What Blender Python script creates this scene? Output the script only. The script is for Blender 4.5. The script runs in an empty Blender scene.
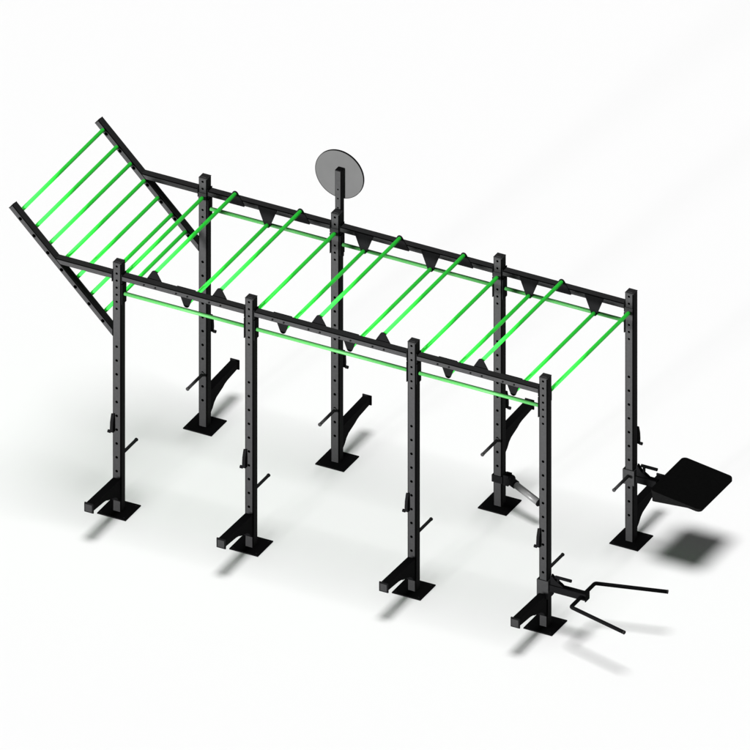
import bpy, bmesh, math
from mathutils import Vector, Matrix

S = bpy.context.scene
COL = S.collection
PI = math.pi

# ------------------------------------------------------------------ measures (metres)
A_AZ, PHI = math.radians(27.6), math.radians(31.05)      # view azimuth and elevation (parallel view)
H = 2.737                                               # post height
W = 0.094                                               # post tube
HW = W / 2
XS = [0.0, 1.405, 3.132, 4.53]                          # post lines along the rig
D = 1.746                                               # distance between the two rows
RZ0, RZ1 = 2.55, 2.607                                  # rail bottom / top
RW = 0.045                                              # half width of rail
BAR_R = 0.0190


# ------------------------------------------------------------------ materials
def mat(name, col, rough=0.5, spec=0.2, metal=0.0, noise=0.0, nscale=40.0, bump=0.0, coat=0.0):
    m = bpy.data.materials.new(name)
    m.use_nodes = True
    nt = m.node_tree
    b = nt.nodes['Principled BSDF']
    b.inputs['Base Color'].default_value = (*col, 1)
    b.inputs['Roughness'].default_value = rough
    b.inputs['Specular IOR Level'].default_value = spec
    b.inputs['Metallic'].default_value = metal
    b.inputs['Coat Weight'].default_value = coat
    tc = nt.nodes.new('ShaderNodeTexCoord')
    if noise > 0:
        n = nt.nodes.new('ShaderNodeTexNoise')
        n.inputs['Scale'].default_value = nscale
        n.inputs['Detail'].default_value = 4
        nt.links.new(tc.outputs['Object'], n.inputs['Vector'])
        r = nt.nodes.new('ShaderNodeMapRange')
        r.inputs['From Min'].default_value = 0.3
        r.inputs['From Max'].default_value = 0.7
        r.inputs['To Min'].default_value = 1 - noise
        r.inputs['To Max'].default_value = 1 + noise
        nt.links.new(n.outputs['Fac'], r.inputs['Value'])
        v = nt.nodes.new('ShaderNodeVectorMath')
        v.operation = 'SCALE'
        v.inputs[0].default_value = col
        nt.links.new(r.outputs['Result'], v.inputs['Scale'])
        nt.links.new(v.outputs['Vector'], b.inputs['Base Color'])
    if bump > 0:
        n2 = nt.nodes.new('ShaderNodeTexNoise')
        n2.inputs['Scale'].default_value = 350
        nt.links.new(tc.outputs['Object'], n2.inputs['Vector'])
        bp = nt.nodes.new('ShaderNodeBump')
        bp.inputs['Strength'].default_value = bump
        bp.inputs['Distance'].default_value = 0.001
        nt.links.new(n2.outputs['Fac'], bp.inputs['Height'])
        nt.links.new(bp.outputs['Normal'], b.inputs['Normal'])
    return m


M_BLACK = mat('black_powder_coat', (0.0200, 0.0200, 0.0203), 0.7, 0.0, noise=0.08, bump=0.05)
M_DEEP = mat('black_steel_plate', (0.003, 0.003, 0.0032), 0.75, 0.02, noise=0.1)
M_EDGE = mat('black_tube_edge', (0.0012, 0.0012, 0.0012), 0.9, 0.0)
M_RUBBER = mat('black_rubber_deck', (0.003, 0.003, 0.003), 0.8, 0.01, noise=0.15)
M_GREEN = mat('green_powder_coat', (0.026, 0.62, 0.045), 0.5, 0.1, noise=0.06)
M_GREEN_DIM = mat('green_dimmed_for_front_light', (0.034, 0.15, 0.037), 0.5, 0.15, noise=0.06)  # same green coat, darkened in colour to offset the strong front light
M_DISC = mat('grey_target_face', (0.036, 0.036, 0.036), 0.7, 0.1, noise=0.04, nscale=8)
M_STEEL = mat('pale_zinc_steel', (0.09, 0.09, 0.09), 0.4, 0.3, metal=0.0, noise=0.06)
M_FLOOR = mat('white_studio_floor', (0.86, 0.86, 0.86), 0.9, 0.0)


# ------------------------------------------------------------------ mesh helpers
def box(bm, x0, x1, y0, y1, z0, z1, bevel=0.0):
    vs = [bm.verts.new((x, y, z)) for x in (x0, x1) for y in (y0, y1) for z in (z0, z1)]
    fs = [(0, 1, 3, 2), (4, 6, 7, 5), (0, 4, 5, 1), (2, 3, 7, 6), (0, 2, 6, 4), (1, 5, 7, 3)]
    nf = [bm.faces.new([vs[i] for i in f]) for f in fs]
    if bevel:
        es = list({e for f in nf for e in f.edges})
        bmesh.ops.bevel(bm, geom=es, offset=bevel, segments=2, affect='EDGES', profile=0.5)


def prism(bm, pts, axis, a0, a1, bevel=0.0):
    """polygon pts extruded along axis ('x','y','z') from a0 to a1; pts are the other two coordinates in order"""
    def mk(p, a):
        if axis == 'x': return (a, p[0], p[1])
        if axis == 'y': return (p[0], a, p[1])
        return (p[0], p[1], a)
    lo = [bm.verts.new(mk(p, a0)) for p in pts]
    hi = [bm.verts.new(mk(p, a1)) for p in pts]
    n = len(pts)
    fs = [bm.faces.new(lo), bm.faces.new(hi[::-1])]
    for i in range(n):
        fs.append(bm.faces.new([lo[(i + 1) % n], lo[i], hi[i], hi[(i + 1) % n]]))
    if bevel:
        es = list({e for f in fs for e in f.edges})
        bmesh.ops.bevel(bm, geom=es, offset=bevel, segments=2, affect='EDGES', profile=0.5)
    return fs


def rod(bm, pts, r, seg=20, caps=True, smooth=True):
    """tube along a polyline with rounded-ish mitred bends"""
    pts = [Vector(p) for p in pts]
    rings = []
    d0 = (pts[1] - pts[0]).normalized()
    ref = Vector((0, 0, 1)) if abs(d0.z) < 0.9 else Vector((1, 0, 0))
    u = d0.cross(ref).normalized()
    for i, p in enumerate(pts):
        if i == 0: t = d0
        elif i == len(pts) - 1: t = (pts[i] - pts[i - 1]).normalized()
        else: t = ((pts[i] - pts[i - 1]).normalized() + (pts[i + 1] - pts[i]).normalized()).normalized()
        u = (u - t * u.dot(t)).normalized()
        v = t.cross(u)
        rings.append([bm.verts.new(p + (u * math.cos(2 * PI * k / seg) + v * math.sin(2 * PI * k / seg)) * r) for k in range(seg)])
    for a, b in zip(rings, rings[1:]):
        for k in range(seg):
            f = bm.faces.new([a[k], a[(k + 1) % seg], b[(k + 1) % seg], b[k]])
            f.smooth = smooth
    if caps:
        bm.faces.new(rings[0][::-1]); bm.faces.new(rings[-1])


def arc_bend(p0, corner, p1, r, n=6):
    """points of a rounded corner between p0-corner-p1"""
    c = Vector(corner); a = (Vector(p0) - c).normalized(); b = (Vector(p1) - c).normalized()
    ang = a.angle(b); t = r / math.tan(ang / 2)
    s, e = c + a * t, c + b * t
    return [(s * (1 - k / n) ** 2 + c * 2 * (k / n) * (1 - k / n) + e * (k / n) ** 2) for k in range(n + 1)]


def holed_tube(bm, L, w, d, holes, mx=None, cap0=True, cap1=True, rim=0.006, edge=0.012):
    """hollow tube along local z from 0 to L, w wide in x, d deep in y; holes [(z, r)] cut in both y faces,
    with a small chamfer on the four long edges"""
    mx = mx or Matrix.Identity(4)
    hw, hd = w / 2, d / 2
    fw = hw - edge
    V = lambda x, y, z: bm.verts.new(mx @ Vector((x, y, z)))
    hs = sorted(holes)
    cuts = [0.0]
    for i, (z, r) in enumerate(hs):
        lo = z - r * 1.35; hi = z + r * 1.35
        if i and lo < cuts[-1]: cuts[-1] = lo = (hs[i - 1][0] + z) / 2
        if abs(lo - cuts[-1]) > 1e-6: cuts.append(lo)
        cuts.append(hi)
    cuts.append(L)
    for sy in (-1, 1):
        for z0, z1 in zip(cuts, cuts[1:]):
            q = [V(-fw, sy * hd, z0), V(fw, sy * hd, z0), V(fw, sy * hd, z1), V(-fw, sy * hd, z1)]
            h = next(((z, r) for z, r in hs if z0 < z < z1), None)
            if h is None:
                bm.faces.new(q if sy < 0 else q[::-1])
                continue
            zc, r = h
            N = 16
            ring = [V(r * math.cos(2 * PI * (k + .5) / N - 3 * PI / 4), sy * hd, zc + r * math.sin(2 * PI * (k + .5) / N - 3 * PI / 4)) for k in range(N)]
            inn = [V(r * math.cos(2 * PI * (k + .5) / N - 3 * PI / 4), sy * (hd - rim), zc + r * math.sin(2 * PI * (k + .5) / N - 3 * PI / 4)) for k in range(N)]
            for s in range(4):
                # side s: corner s -> corner s+1, ring verts s*4 .. s*4+3
                vs = [q[s], q[(s + 1) % 4]] + [ring[(s * 4 + j) % N] for j in (3, 2, 1, 0)]
                bm.faces.new(vs if sy < 0 else vs[::-1])
                tri = [q[(s + 1) % 4], ring[(s * 4 + 4) % N], ring[(s * 4 + 3) % N]]
                bm.faces.new(tri if sy < 0 else tri[::-1])
            for k in range(N):
                f = [ring[k], ring[(k + 1) % N], inn[(k + 1) % N], inn[k]]
                bm.faces.new(f if sy < 0 else f[::-1])
    # sides and chamfers
    for sx in (-1, 1):
        a = [V(sx * hw, -hd + edge, 0), V(sx * hw, hd - edge, 0), V(sx * hw, hd - edge, L), V(sx * hw, -hd + edge, L)]
        bm.faces.new(a if sx > 0 else a[::-1])
        for sy in (-1, 1):
            c = [V(sx * fw, sy * hd, 0), V(sx * hw, sy * (hd - edge), 0), V(sx * hw, sy * (hd - edge), L), V(sx * fw, sy * hd, L)]
            bm.faces.new(c if sx * sy < 0 else c[::-1]).material_index = 1
    oct_ = [(-fw, -hd), (fw, -hd), (hw, -hd + edge), (hw, hd - edge), (fw, hd), (-fw, hd), (-hw, hd - edge), (-hw, -hd + edge)]
    if cap0: bm.faces.new([V(x, y, 0) for x, y in oct_][::-1])
    if cap1: bm.faces.new([V(x, y, L) for x, y in oct_])
    bmesh.ops.remove_doubles(bm, verts=bm.verts, dist=1e-5)


# ------------------------------------------------------------------ object helpers
WM = {}


def put(o, parent, M):
    if parent is not None:
        o.parent = parent
        o.matrix_parent_inverse = Matrix.Identity(4)
        o.matrix_basis = WM[parent.name].inverted() @ M
    else:
        o.matrix_basis = M
    WM[o.name] = M.copy()


def obj(name, bm, m, parent=None, M=None, world=True, label=None):
    """link bm as one mesh. M = the object's world matrix; mesh coordinates are local to M"""
    bmesh.ops.recalc_face_normals(bm, faces=bm.faces)
    me = bpy.data.meshes.new(name)
    bm.to_mesh(me); bm.free()
    me.materials.append(m)
    if any(p.material_index for p in me.polygons): me.materials.append(M_EDGE)
    o = bpy.data.objects.new(name, me)
    COL.objects.link(o)
    put(o, parent, M if M is not None else Matrix.Identity(4))
    if label: o['label'] = label
    return o


def inst(src, parent, M, label=None):
    c = src.copy()
    COL.objects.link(c)
    c.parent = None
    put(c, parent, M)
    if label: c['label'] = label
    return c


def thing(name, M, label, cat, group=None):
    o = bpy.data.objects.new(name, None)
    o.empty_display_size = 0.1
    COL.objects.link(o)
    put(o, None, M)
    o['label'] = label; o['category'] = cat
    if group: o['group'] = group
    return o


T = lambda x, y, z=0.0: Matrix.Translation((x, y, z))
RZ = lambda a: Matrix.Rotation(a, 4, 'Z')

# ------------------------------------------------------------------ setting: one white studio floor
bm = bmesh.new()
bmesh.ops.create_grid(bm, x_segments=4, y_segments=4, size=60)
fl = obj('floor', bm, M_FLOOR, None, T(2.2, 0.9, 0))
fl['kind'] = 'structure'

# ------------------------------------------------------------------ the rig
rig = thing('workout_rig', T(2.265, D / 2), 'long black eight-post monkey bar rig with green bars and a sloping ladder at one end', 'climbing rig')

# ---- posts
small = [(2.700 - 0.0775 * k, 0.0125) for k in range(7)]
large = [(1.819 - 0.152 * k, 0.0145) for k in range(11)]


def post_mesh():
    b = bmesh.new()
    holed_tube(b, H - 0.012 - 0.006, W, W, [(z - 0.012, r) for z, r in small + large])
    for v in b.verts: v.co.z += 0.012
    return b


def cap_mesh():
    b = bmesh.new()
    box(b, -HW + .001, HW - .001, -HW + .001, HW - .001, H - 0.006, H, 0.003)
    box(b, -.026, .026, -.026, .026, H, H + 0.003, 0.001)
    return b


def plate_mesh():
    b = bmesh.new()
    box(b, -.153, .153, -.158, .158, 0.0, 0.012, 0.003)
    return b


def hex_bolt():
    b = bmesh.new()
    rod(b, [(0, 0, .0121), (0, 0, .022)], .011, 6, smooth=False)
    return b


BOLT_AT = [(-.122, -.125), (.122, -.125), (.122, .125), (-.122, .125)]


def arm_mesh():
    """storage arm pointing to local -y with a deep gusset at the post"""
    b = bmesh.new()
    prof = [(-HW - .001, .372), (-.60, .388), (-.60, .315), (-.38, .300), (-.33, .292), (-.29, .268), (-.16, .236), (-.115, .205), (-.085, .155), (-HW - .001, .125)]
    prism(b, prof, 'x', -.040, .040, 0.003)
    return b


def arm_end():
    b = bmesh.new()
    box(b, -.050, .050, -.616, -.6005, .296, .402, 0.006)
    return b


def arm_pad():
    b = bmesh.new()
    box(b, -.036, .036, -.620, -.6162, .311, .387, 0.001)
    return b


def peg_mesh():
    b = bmesh.new()
    rod(b, [(0, HW + .001, .585), (0, HW + .012, .585)], .024, 20)
    rod(b, [(0, HW + .0122, .585), (0, .345, .585)], .0155, 20)
    rod(b, [(0, .3452, .585), (0, .357, .585)], .018, 20)
    return b


proto = {}
posts = []
for row in (0, 1):
    for i, x in enumerate(XS):
        M = T(x, 0 if row == 0 else D) @ (RZ(0) if row == 0 else RZ(PI))
        up_arm = 0.434 if (row == 1 and i == 2) else 0.0
        up_peg = 0.152 if (row == 1 and i >= 2) else 0.0
        if not proto:
            p = obj('post', post_mesh(), M_BLACK, rig, M)
            proto['post'] = p
            proto['cap'] = obj('post_cap', cap_mesh(), M_BLACK, p, M)
            pl = obj('base_plate', plate_mesh(), M_DEEP, p, M); proto['plate'] = pl
            proto['bolt'] = obj('anchor_bolt', hex_bolt(), M_DEEP, p, M @ T(*BOLT_AT[0]))
            for q in BOLT_AT[1:]: inst(proto['bolt'], p, M @ T(*q))
            proto['arm'] = obj('storage_arm', arm_mesh(), M_DEEP, p, M)
            proto['end'] = obj('arm_end_plate', arm_end(), M_DEEP, p, M)
            proto['pad'] = obj('arm_end_pad', arm_pad(), M_BLACK, p, M)
            proto['peg'] = obj('storage_peg', peg_mesh(), M_BLACK, p, M)
        else:
            p = inst(proto['post'], rig, M)
            inst(proto['cap'], p, M); inst(proto['plate'], p, M); [inst(proto['bolt'], p, M @ T(*q)) for q in BOLT_AT]
            inst(proto['arm'], p, M @ T(0, 0, up_arm), 'storage arm fixed higher than the others' if up_arm else None)
            inst(proto['end'], p, M @ T(0, 0, up_arm)); inst(proto['pad'], p, M @ T(0, 0, up_arm))
            inst(proto['peg'], p, M @ T(0, 0, up_peg))
        posts.append(p)


# ---- rails between the posts, with bolted end flanges
def rail_mesh(L, cut=False):
    b = bmesh.new()
    h = RZ1 - RZ0
    # tube built along z, then laid along +x: (x, y, z) -> (z, y, -x)
    z0 = -.06 if cut else 0.0
    holed_tube(b, L - z0, h, 2 * RW, [], edge=.008)
    for v in b.verts:
        x, y, z = v.co
        v.co = (z + z0, y, (RZ0 + RZ1) / 2 - x)
    if cut:   # left end is cut at 45 degrees where it lands on the stringer
        bmesh.ops.bisect_plane(b, geom=b.verts[:] + b.edges[:] + b.faces[:], plane_co=(.001, 0, RZ1), plane_no=(-1, 0, -1), clear_outer=True)
        bmesh.ops.holes_fill(b, edges=[e for e in b.edges if e.is_boundary])
    return b


def rail_flange(x0, sgn):
    b = bmesh.new()
    xa, xb = sorted((x0, x0 + sgn * .009))
    box(b, xa, xb, -HW + .002, HW - .002, RZ0 - .030, RZ1 + .016, 0.002)
    return b


def rail_bolt():
    b = bmesh.new()
    rod(b, [(0, -RW - .008, 0), (0, RW + .008, 0)], .010, 6, smooth=False)
    return b


rbolt = None


HIGH = [(.349, 0), (1.042, 0), (2.098, 1), (2.778, 1), (3.819, 2)]
LOW = [(.690, 0), (1.715, 1), (2.424, 1), (3.470, 2), (4.162, 2)]
for row in (0, 1):
    y = 0 if row == 0 else D
    M = T(0, y)
    spans = [(-.652, -HW - .0095, True)] + [(XS[i] + HW + .0095, XS[i + 1] - HW - .0095, False) for i in range(3)]
    for k, (a, c, cut) in enumerate(spans):
        Mr = T(a, y)
        r = obj('rail', rail_mesh(c - a, cut), M_BLACK, rig, Mr)
        if not cut: obj('flange', rail_flange(-.0002, -1), M_DEEP, r, Mr)
        obj('flange', rail_flange(c - a + .0002, 1), M_DEEP, r, Mr)
        for x in [x + s for x, _ in HIGH + LOW for s in (-.06, .06) if a < x < c]:
            Mb = T(x, y, (RZ0 + RZ1) / 2)
            if rbolt is None: rbolt = obj('through_bolt', rail_bolt(), M_DEEP, r, Mb)
            else: inst(rbolt, r, Mb)

# ---- sloping ladder stringers
SL = 1.554
for row in (0, 1):
    y = 0 if row == 0 else D
    # local z runs up the slope: direction (-1,0,1)/sqrt2 ; lower end under the post face
    base = Vector((-HW - .002, y, 1.9185))
    dirz = Vector((-1, 0, 1)).normalized(); diry = Vector((0, 1, 0)); dirx = diry.cross(dirz)
    R = Matrix((dirx, diry, dirz)).transposed().to_4x4()
    M = Matrix.Translation(base) @ R
    b = bmesh.new()
    hol = [((-.142 - k * .1462) / -1 * math.sqrt(2) - .03, .019) for k in range(7)]
    t = .060
    holed_tube(b, SL, t, 2 * RW, [(h, r) for h, r in hol], edge=.008)
    # local x points to (1,0,1)/sqrt2 (upper side); shift so the lower edge lies on the base line
    for v in b.verts: v.co.x += t / 2
    # cut lower end flush with the post face
    bmesh.ops.bisect_plane(b, geom=b.verts[:] + b.edges[:] + b.faces[:], plane_co=(0, 0, 0),
                           plane_no=Vector((-1, 0, 1)), clear_inner=False, clear_outer=False)
    for v in b.verts:
        if v.co.z < 1e-4: v.co.z = v.co.x
    s = obj('ladder_stringer', b, M_BLACK, rig, M)
    b = bmesh.new()
    box(b, .001, t - .001, -RW + .001, RW - .001, SL + .0005, SL + .005, .002)
    obj('end_cap', b, M_DEEP, s, M)

sl_axis = lambda x: 1.914 - (x + .0425) + .0424
# ---- green rungs of the ladder
b = bmesh.new()
rod(b, [(0, RW + .001, 0), (0, D - RW - .001, 0)], BAR_R, 24)
rung = None
for k in range(7):
    x = -1.0595 + .1458 * k
    M = T(x, 0, sl_axis(x))
    if rung is None: rung = obj('ladder_rung', b, M_GREEN, rig, M)
    else: inst(rung, rig, M)
# dark bolt washers in the stringer holes
b = bmesh.new()
rod(b, [(0, -.004, 0), (0, .004, 0)], .017, 16)
wash = None
for o in [o for o in rig.children if o.name.startswith('ladder_rung')]:
    for yy in (-RW + .016, D + RW - .016):
        M = WM[o.name] @ T(0, yy)
        if wash is None: wash = obj('end_bolt', b, M_DEEP, o, M)
        else: inst(wash, o, M)


# ---- green monkey bars across the rig
def bar_mesh(y0, y1):
    b = bmesh.new(); rod(b, [(0, y0, 0), (0, y1, 0)], BAR_R, 24); return b


def bracket(inverted):
    """rounded triangular plate lying on the rail's inner face; local z = 0 at the bar axis"""
    b = bmesh.new()
    if inverted: zt, zb = RZ1 - .004 - 2.420, -1
    else: zt, zb = RZ0 - 2.667, 1
    r = .031
    pts = [(-.098, zt), (-.098, zt + (.012 if not inverted else -.012))]
    n = 10
    for k in range(n + 1):
        a = PI - .45 - (PI - .9) * k / n
        pts.append((r * math.cos(a), zb * (r * math.sin(a))))
    pts += [(.098, zt + (.012 if not inverted else -.012)), (.098, zt)]
    prism(b, pts, 'y', 0, .010, 0.002)
    return b


pb = obj('monkey_bar', bar_mesh(HW + .010, D - HW - .010), M_GREEN, rig, T(XS[0], 0, 2.525), label='green crossbar between two facing posts')
b = bmesh.new()
box(b, -HW + .006, HW - .006, 0, .008, -.075, .055, .002)
FY = (HW + .001, D - HW - .009)
fl_ = obj('bar_flange', b, M_BLACK, pb, T(XS[0], FY[0], 2.525))
inst(fl_, pb, T(XS[0], FY[1], 2.525))
for x in XS[1:]:
    M = T(x, 0, 2.525)
    c = inst(pb, rig, M); [inst(fl_, c, M @ T(0, q)) for q in FY]
hb = br = None
for x, _ in HIGH:
    M = T(x, 0, 2.667)
    if hb is None:
        hb = obj('monkey_bar', bar_mesh(RW + .0115, D - RW - .0115), M_GREEN, rig, M, label='green crossbar raised on upright triangular plates'); c = hb
        bt = obj('bracket_plate', bracket(False), M_DEEP, c, M @ T(0, RW + .001))
    else:
        c = inst(hb, rig, M); inst(bt, c, M @ T(0, RW + .001))
    inst(bt, c, M @ T(0, D - RW - .011))
ib = None
for x, _ in LOW:
    M = T(x, 0, 2.420)
    if ib is None:
        ib = inst(hb, rig, M, 'green crossbar hung low on inverted triangular plates'); c = ib
        it = obj('bracket_plate', bracket(True), M_DEEP, c, M @ T(0, RW + .001))
    else:
        c = inst(ib, rig, M); inst(it, c, M @ T(0, RW + .001))
    inst(it, c, M @ T(0, D - RW - .011))

# ---- green pull-up bars along each row, under the rails
for row in (0, 1):
    y = 0 if row == 0 else D
    for i in range(3):
        a, c = XS[i] + HW, XS[i + 1] - HW
        M = T(a, y, 2.395)
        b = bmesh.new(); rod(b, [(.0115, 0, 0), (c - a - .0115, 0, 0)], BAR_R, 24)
        o = obj('pull_up_bar', b, M_GREEN_DIM, rig, M)
        for s, x0 in ((1, .001), (-1, c - a - .011)):
            b = bmesh.new()
            box(b, x0, x0 + .010, -HW + .003, HW - .003, -.105, .115, .002)
            obj('bar_flange', b, M_DEEP, o, M)

# ---- round throwing target on its own mast behind the second far post
MX, MY = 1.387, D + HW + .037
M = T(MX, MY)
b = bmesh.new()
holed_tube(b, .95, .068, .068, [(.15 + .10 * k, .009) for k in range(7)], edge=.008)
for v in b.verts: v.co.z += 2.20
mast = obj('target_mast', b, M_BLACK, rig, M)
b = bmesh.new(); box(b, -.033, .033, -.033, .033, 3.1505, 3.158, .003)
obj('end_cap', b, M_DEEP, mast, M)
Md = T(1.365, MY + .034 + .004, 3.073)
b = bmesh.new()
rod(b, [(0, 0, 0), (0, .016, 0)], .252, 96, smooth=False)
disc = obj('target_disc', b, M_DISC, rig, Md, label='flat round grey throwing target')
b = bmesh.new()
N = 96
for k in range(N):
    pass
rp = [(.252 * math.cos(2 * PI * k / N), 0.008, .252 * math.sin(2 * PI * k / N)) for k in range(N)]
rings = []
for k in range(N):
    a = 2 * PI * k / N
    rr = []
    for rad, yy in ((.2525, -.001), (.2575, -.001), (.2575, .017), (.2525, .017)):
        rr.append(b.verts.new((rad * math.cos(a), yy, rad * math.sin(a))))
    rings.append(rr)
for k in range(N):
    p, q = rings[k], rings[(k + 1) % N]
    for j in range(4):
        b.faces.new([p[j], p[(j + 1) % 4], q[(j + 1) % 4], q[j]])
obj('target_rim', b, M_DEEP, disc, Md)


# ------------------------------------------------------------------ bar hooks hanging in the posts
def hook_plate():
    b = bmesh.new()
    # side profile (y, z): plate against the post, lip curling out at the foot
    prof = [(-HW - .0015, .895), (-HW - .0015, 1.075), (-HW - .010, 1.082), (-HW - .020, 1.075), (-HW - .042, 1.00), (-HW - .048, .93), (-HW - .044, .890), (-HW - .020, .880)]
    prism(b, prof, 'x', -.050, -.018, .002)
    return b


def hook_pin():
    b = bmesh.new()
    rod(b, [(-.078, -HW - .028, .888), (-.0505, -HW - .028, .888)], .016, 16)
    return b


front_names = ['near post beside the sloping ladder', 'second near post from the ladder end', 'third near post from the ladder end', 'near corner post that carries the dip handles']
back_names = ['far post beside the sloping ladder', 'far post that carries the round target', 'far post with the pale pivoting sleeve at its foot', 'far corner post that carries the jump platform']
hk = None
for row in (0, 1):
    for i, x in enumerate(XS):
        dz = 0 if row == 0 else (.12 if i < 2 else .152)
        M = T(x, 0 if row == 0 else D, dz) @ (RZ(0) if row == 0 else RZ(PI))
        lab = 'small black bar hook on the ' + (front_names if row == 0 else back_names)[i]
        t = thing('bar_hook', M, lab, 'bar hook', 'bar hooks on the rig posts')
        if hk is None:
            hk = obj('hook_plate', hook_plate(), M_DEEP, t, M); hp = obj('hook_pin', hook_pin(), M_DEEP, t, M)
        else:
            inst(hk, t, M); inst(hp, t, M)


# ------------------------------------------------------------------ clamped attachments
def collar(b, z0, z1, t=.012):
    """square ring round a post"""
    e = HW + .0015
    cs = [(-1, -1), (1, -1), (1, 1), (-1, 1)]
    L = [[b.verts.new((cx * q, cy * q, z)) for cx, cy in cs] for q, z in ((e + t, z0), (e + t, z1), (e, z1), (e, z0))]
    for k in range(4):
        for a, c in zip(L, L[1:] + L[:1]):
            b.faces.new([a[k], a[(k + 1) % 4], c[(k + 1) % 4], c[k]])


def clamp_attachment(t, M, zt, L, zc0, zc1, zrod):
    """collar, square tube reaching out along +x, latch lever"""
    b = bmesh.new(); collar(b, zc0, zc1)
    col_ = obj('collar', b, M_BLACK, t, M)
    x0 = HW + .0145
    b = bmesh.new()
    box(b, x0, x0 + L, -.036, .036, zt - .036, zt + .036, .006)
    tube = obj('arm_tube', b, M_DEEP, t, M)
    b = bmesh.new()
    prism(b, [(x0, zt + .037), (x0 + .14, zt + .037), (x0 + .11, zt + .060), (x0 + .05, zt + .095), (x0 + .012, zc1 + .05), (x0, zc1 + .05)], 'y', -.020, -.008, .001)
    gs = obj('gusset', b, M_DEEP, tube, M)
    inst(gs, tube, M @ T(0, .030))
    b = bmesh.new()
    rod(b, [(x0 + .045, 0, zrod), (x0 + .215, 0, zrod)], .016, 18)
    rod(b, [(x0 + .075, 0, zt + .037), (x0 + .075, 0, zrod - .012)], .014, 14)
    obj('latch_lever', b, M_DEEP, t, M)
    return tube


# dip handles on the near corner post
M = T(XS[3], 0)
t = thing('dip_handles', M, 'black splayed V-shaped dip handles clamped low on the near corner post', 'dip bar')
clamp_attachment(t, M, .435, .378, .325, .520, .556)
b = bmesh.new()
XH = .400
tipA = Vector((XH + .675, .245 + .178, .438)); tipB = Vector((XH + .655, -.245 - .178, .438))
cA = Vector((XH, .245, .438)); cB = Vector((XH, -.245, .438))
pts = [tipA] + arc_bend(tipA, cA, cB, .030) + arc_bend(cA, cB, tipB, .030) + [tipB]
rod(b, pts, .0190, 20)
hd = obj('handle_bar', b, M_DEEP, t, M)
b = bmesh.new()
box(b, XH + .040, XH + .050, -.043, .043, .392, .480, .003)
obj('end_block', b, M_DEEP, hd, M)
for tip, c in ((tipA, cA), (tipB, cB)):
    d = (tip - c).normalized()
    b = bmesh.new()
    rod(b, [tip + d * .0003, tip + d * .008], .0198, 18)
    obj('end_cap', b, M_BLACK, hd, M)

# jump platform on the far corner post
M = T(XS[3], D)
t = thing('jump_platform', M, 'square black jump platform with rounded corners clamped to the far corner post', 'platform')
clamp_attachment(t, M, .700, .22, .640, .800, .850)
b = bmesh.new()
x0, x1, y0, y1, r = .305, .842, -.212, .478, .050
z0, z1 = .752, .675          # deck height at its inner and outer edge
zz = lambda x: z0 + (z1 - z0) * (x - x0) / (x1 - x0)
ol = []
for cx, cy, a0 in ((x1 - r, y1 - r, 0), (x0 + r, y1 - r, PI / 2), (x0 + r, y0 + r, PI), (x1 - r, y0 + r, 3 * PI / 2)):
    for k in range(9):
        a = a0 + PI / 2 * k / 8
        ol.append((cx + r * math.cos(a), cy + r * math.sin(a)))
lo = [b.verts.new((x, y, zz(x) - .030)) for x, y in ol]
hi = [b.verts.new((x, y, zz(x))) for x, y in ol]
b.faces.new(hi); b.faces.new(lo[::-1])
for k in range(len(ol)):
    j = (k + 1) % len(ol)
    b.faces.new([lo[k], lo[j], hi[j], hi[k]])
deck = obj('platform_deck', b, M_RUBBER, t, M)
for y in (y0 + .055, -.03, .24, y1 - .07):
    b = bmesh.new()
    prism(b, [(x0 + .01, zz(x0) - .031), (x1 - .03, zz(x1 - .03) - .031), (x1 - .05, zz(x1) - .040), (x0 + .01, zz(x0) - .155)], 'y', y, y + .014)
    obj('deck_rib', b, M_RUBBER, deck, M)
b = bmesh.new()
box(b, x0 + .000, x0 + .009, y0 + .055, y1 - .07, .600, .719)
obj('deck_crossbar', b, M_RUBBER, deck, M)

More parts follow.
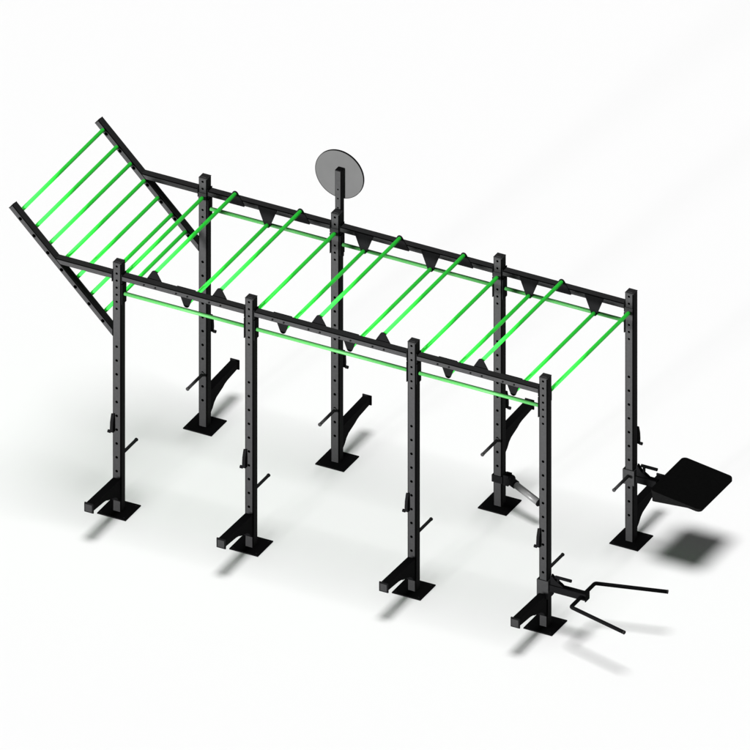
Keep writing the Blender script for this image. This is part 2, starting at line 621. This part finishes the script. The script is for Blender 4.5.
# pivoting sleeve low on the third far post
M = T(XS[2], D)
t = thing('landmine_sleeve', M, 'pale steel barbell sleeve pivoting on a black clamp low on the third far post', 'barbell holder')
b = bmesh.new(); collar(b, .270, .345, .008)
obj('collar', b, M_DEEP, t, M)
x0 = HW + .010
for y in (-.040, .028):
    b = bmesh.new()
    box(b, x0, x0 + .055, y, y + .012, .250, .362, .002)
    obj('hinge_bracket', b, M_DEEP, t, M)
P0 = Vector((x0 + .052, 0, .300))
dr = Vector((.375, -.13, -.075)).normalized()
b = bmesh.new()
rod(b, [P0 + Vector((0, -.052, 0)), P0 + Vector((0, .052, 0))], .034, 24)
piv = obj('pivot', b, M_DEEP, t, M)
b = bmesh.new()
rod(b, [P0 + dr * .036, P0 + dr * .085], .042, 28)
obj('sleeve_collar', b, M_DEEP, t, M)
b = bmesh.new()
rod(b, [P0 + dr * .0855, P0 + dr * .40], .034, 28)
slv = obj('sleeve', b, M_STEEL, t, M)
b = bmesh.new()
rod(b, [P0 + dr * .4005, P0 + dr * .412], .037, 28)
obj('sleeve_end_ring', b, M_DEEP, slv, M)

# ------------------------------------------------------------------ light
w = bpy.data.worlds.new('World'); S.world = w
w.use_nodes = True
bg = w.node_tree.nodes['Background']
bg.inputs['Color'].default_value = (1, 1, 1, 1)
bg.inputs['Strength'].default_value = 0.03


def sun(name, travel, strength, angle):
    l = bpy.data.lights.new(name, 'SUN')
    l.energy = strength; l.angle = math.radians(angle)
    o = bpy.data.objects.new(name, l); COL.objects.link(o)
    o.rotation_euler = Vector(travel).to_track_quat('-Z', 'Y').to_euler()
    o.location = -Vector(travel).normalized() * 12 + Vector((2, 1, 0))
    return o


# wide softbox overhead, and a low front light for the faces turned to the near side
sun('overhead_softbox', (0.0, 0.0, -1), 3.37, 25)
sun('front_light', (.10, .99, 0.0), 19.0, 4)

# ------------------------------------------------------------------ camera (parallel projection, as the picture)
ca, sa, cp, sp = math.cos(A_AZ), math.sin(A_AZ), math.cos(PHI), math.sin(PHI)
r = Vector((ca, sa, 0)); f = Vector((-sa * cp, ca * cp, -sp)); u = r.cross(f)
PX = 106.2
cam = bpy.data.cameras.new('camera')
cam.type = 'ORTHO'; cam.ortho_scale = 750 / PX
cam.clip_start = .1; cam.clip_end = 300
co = bpy.data.objects.new('camera', cam); COL.objects.link(co)
co.matrix_world = Matrix.Translation(r * ((375 - 119) / PX) + u * ((509.9 - 375) / PX) - f * 25) @ Matrix((r, u, -f)).transposed().to_4x4()
S.camera = co

vs = S.view_settings
vs.view_transform = 'Standard'; vs.look = 'None'; vs.exposure = 0; vs.gamma = 1; vs.use_curve_mapping = False
S.display_settings.display_device = 'sRGB'
S.cycles.max_bounces = 6
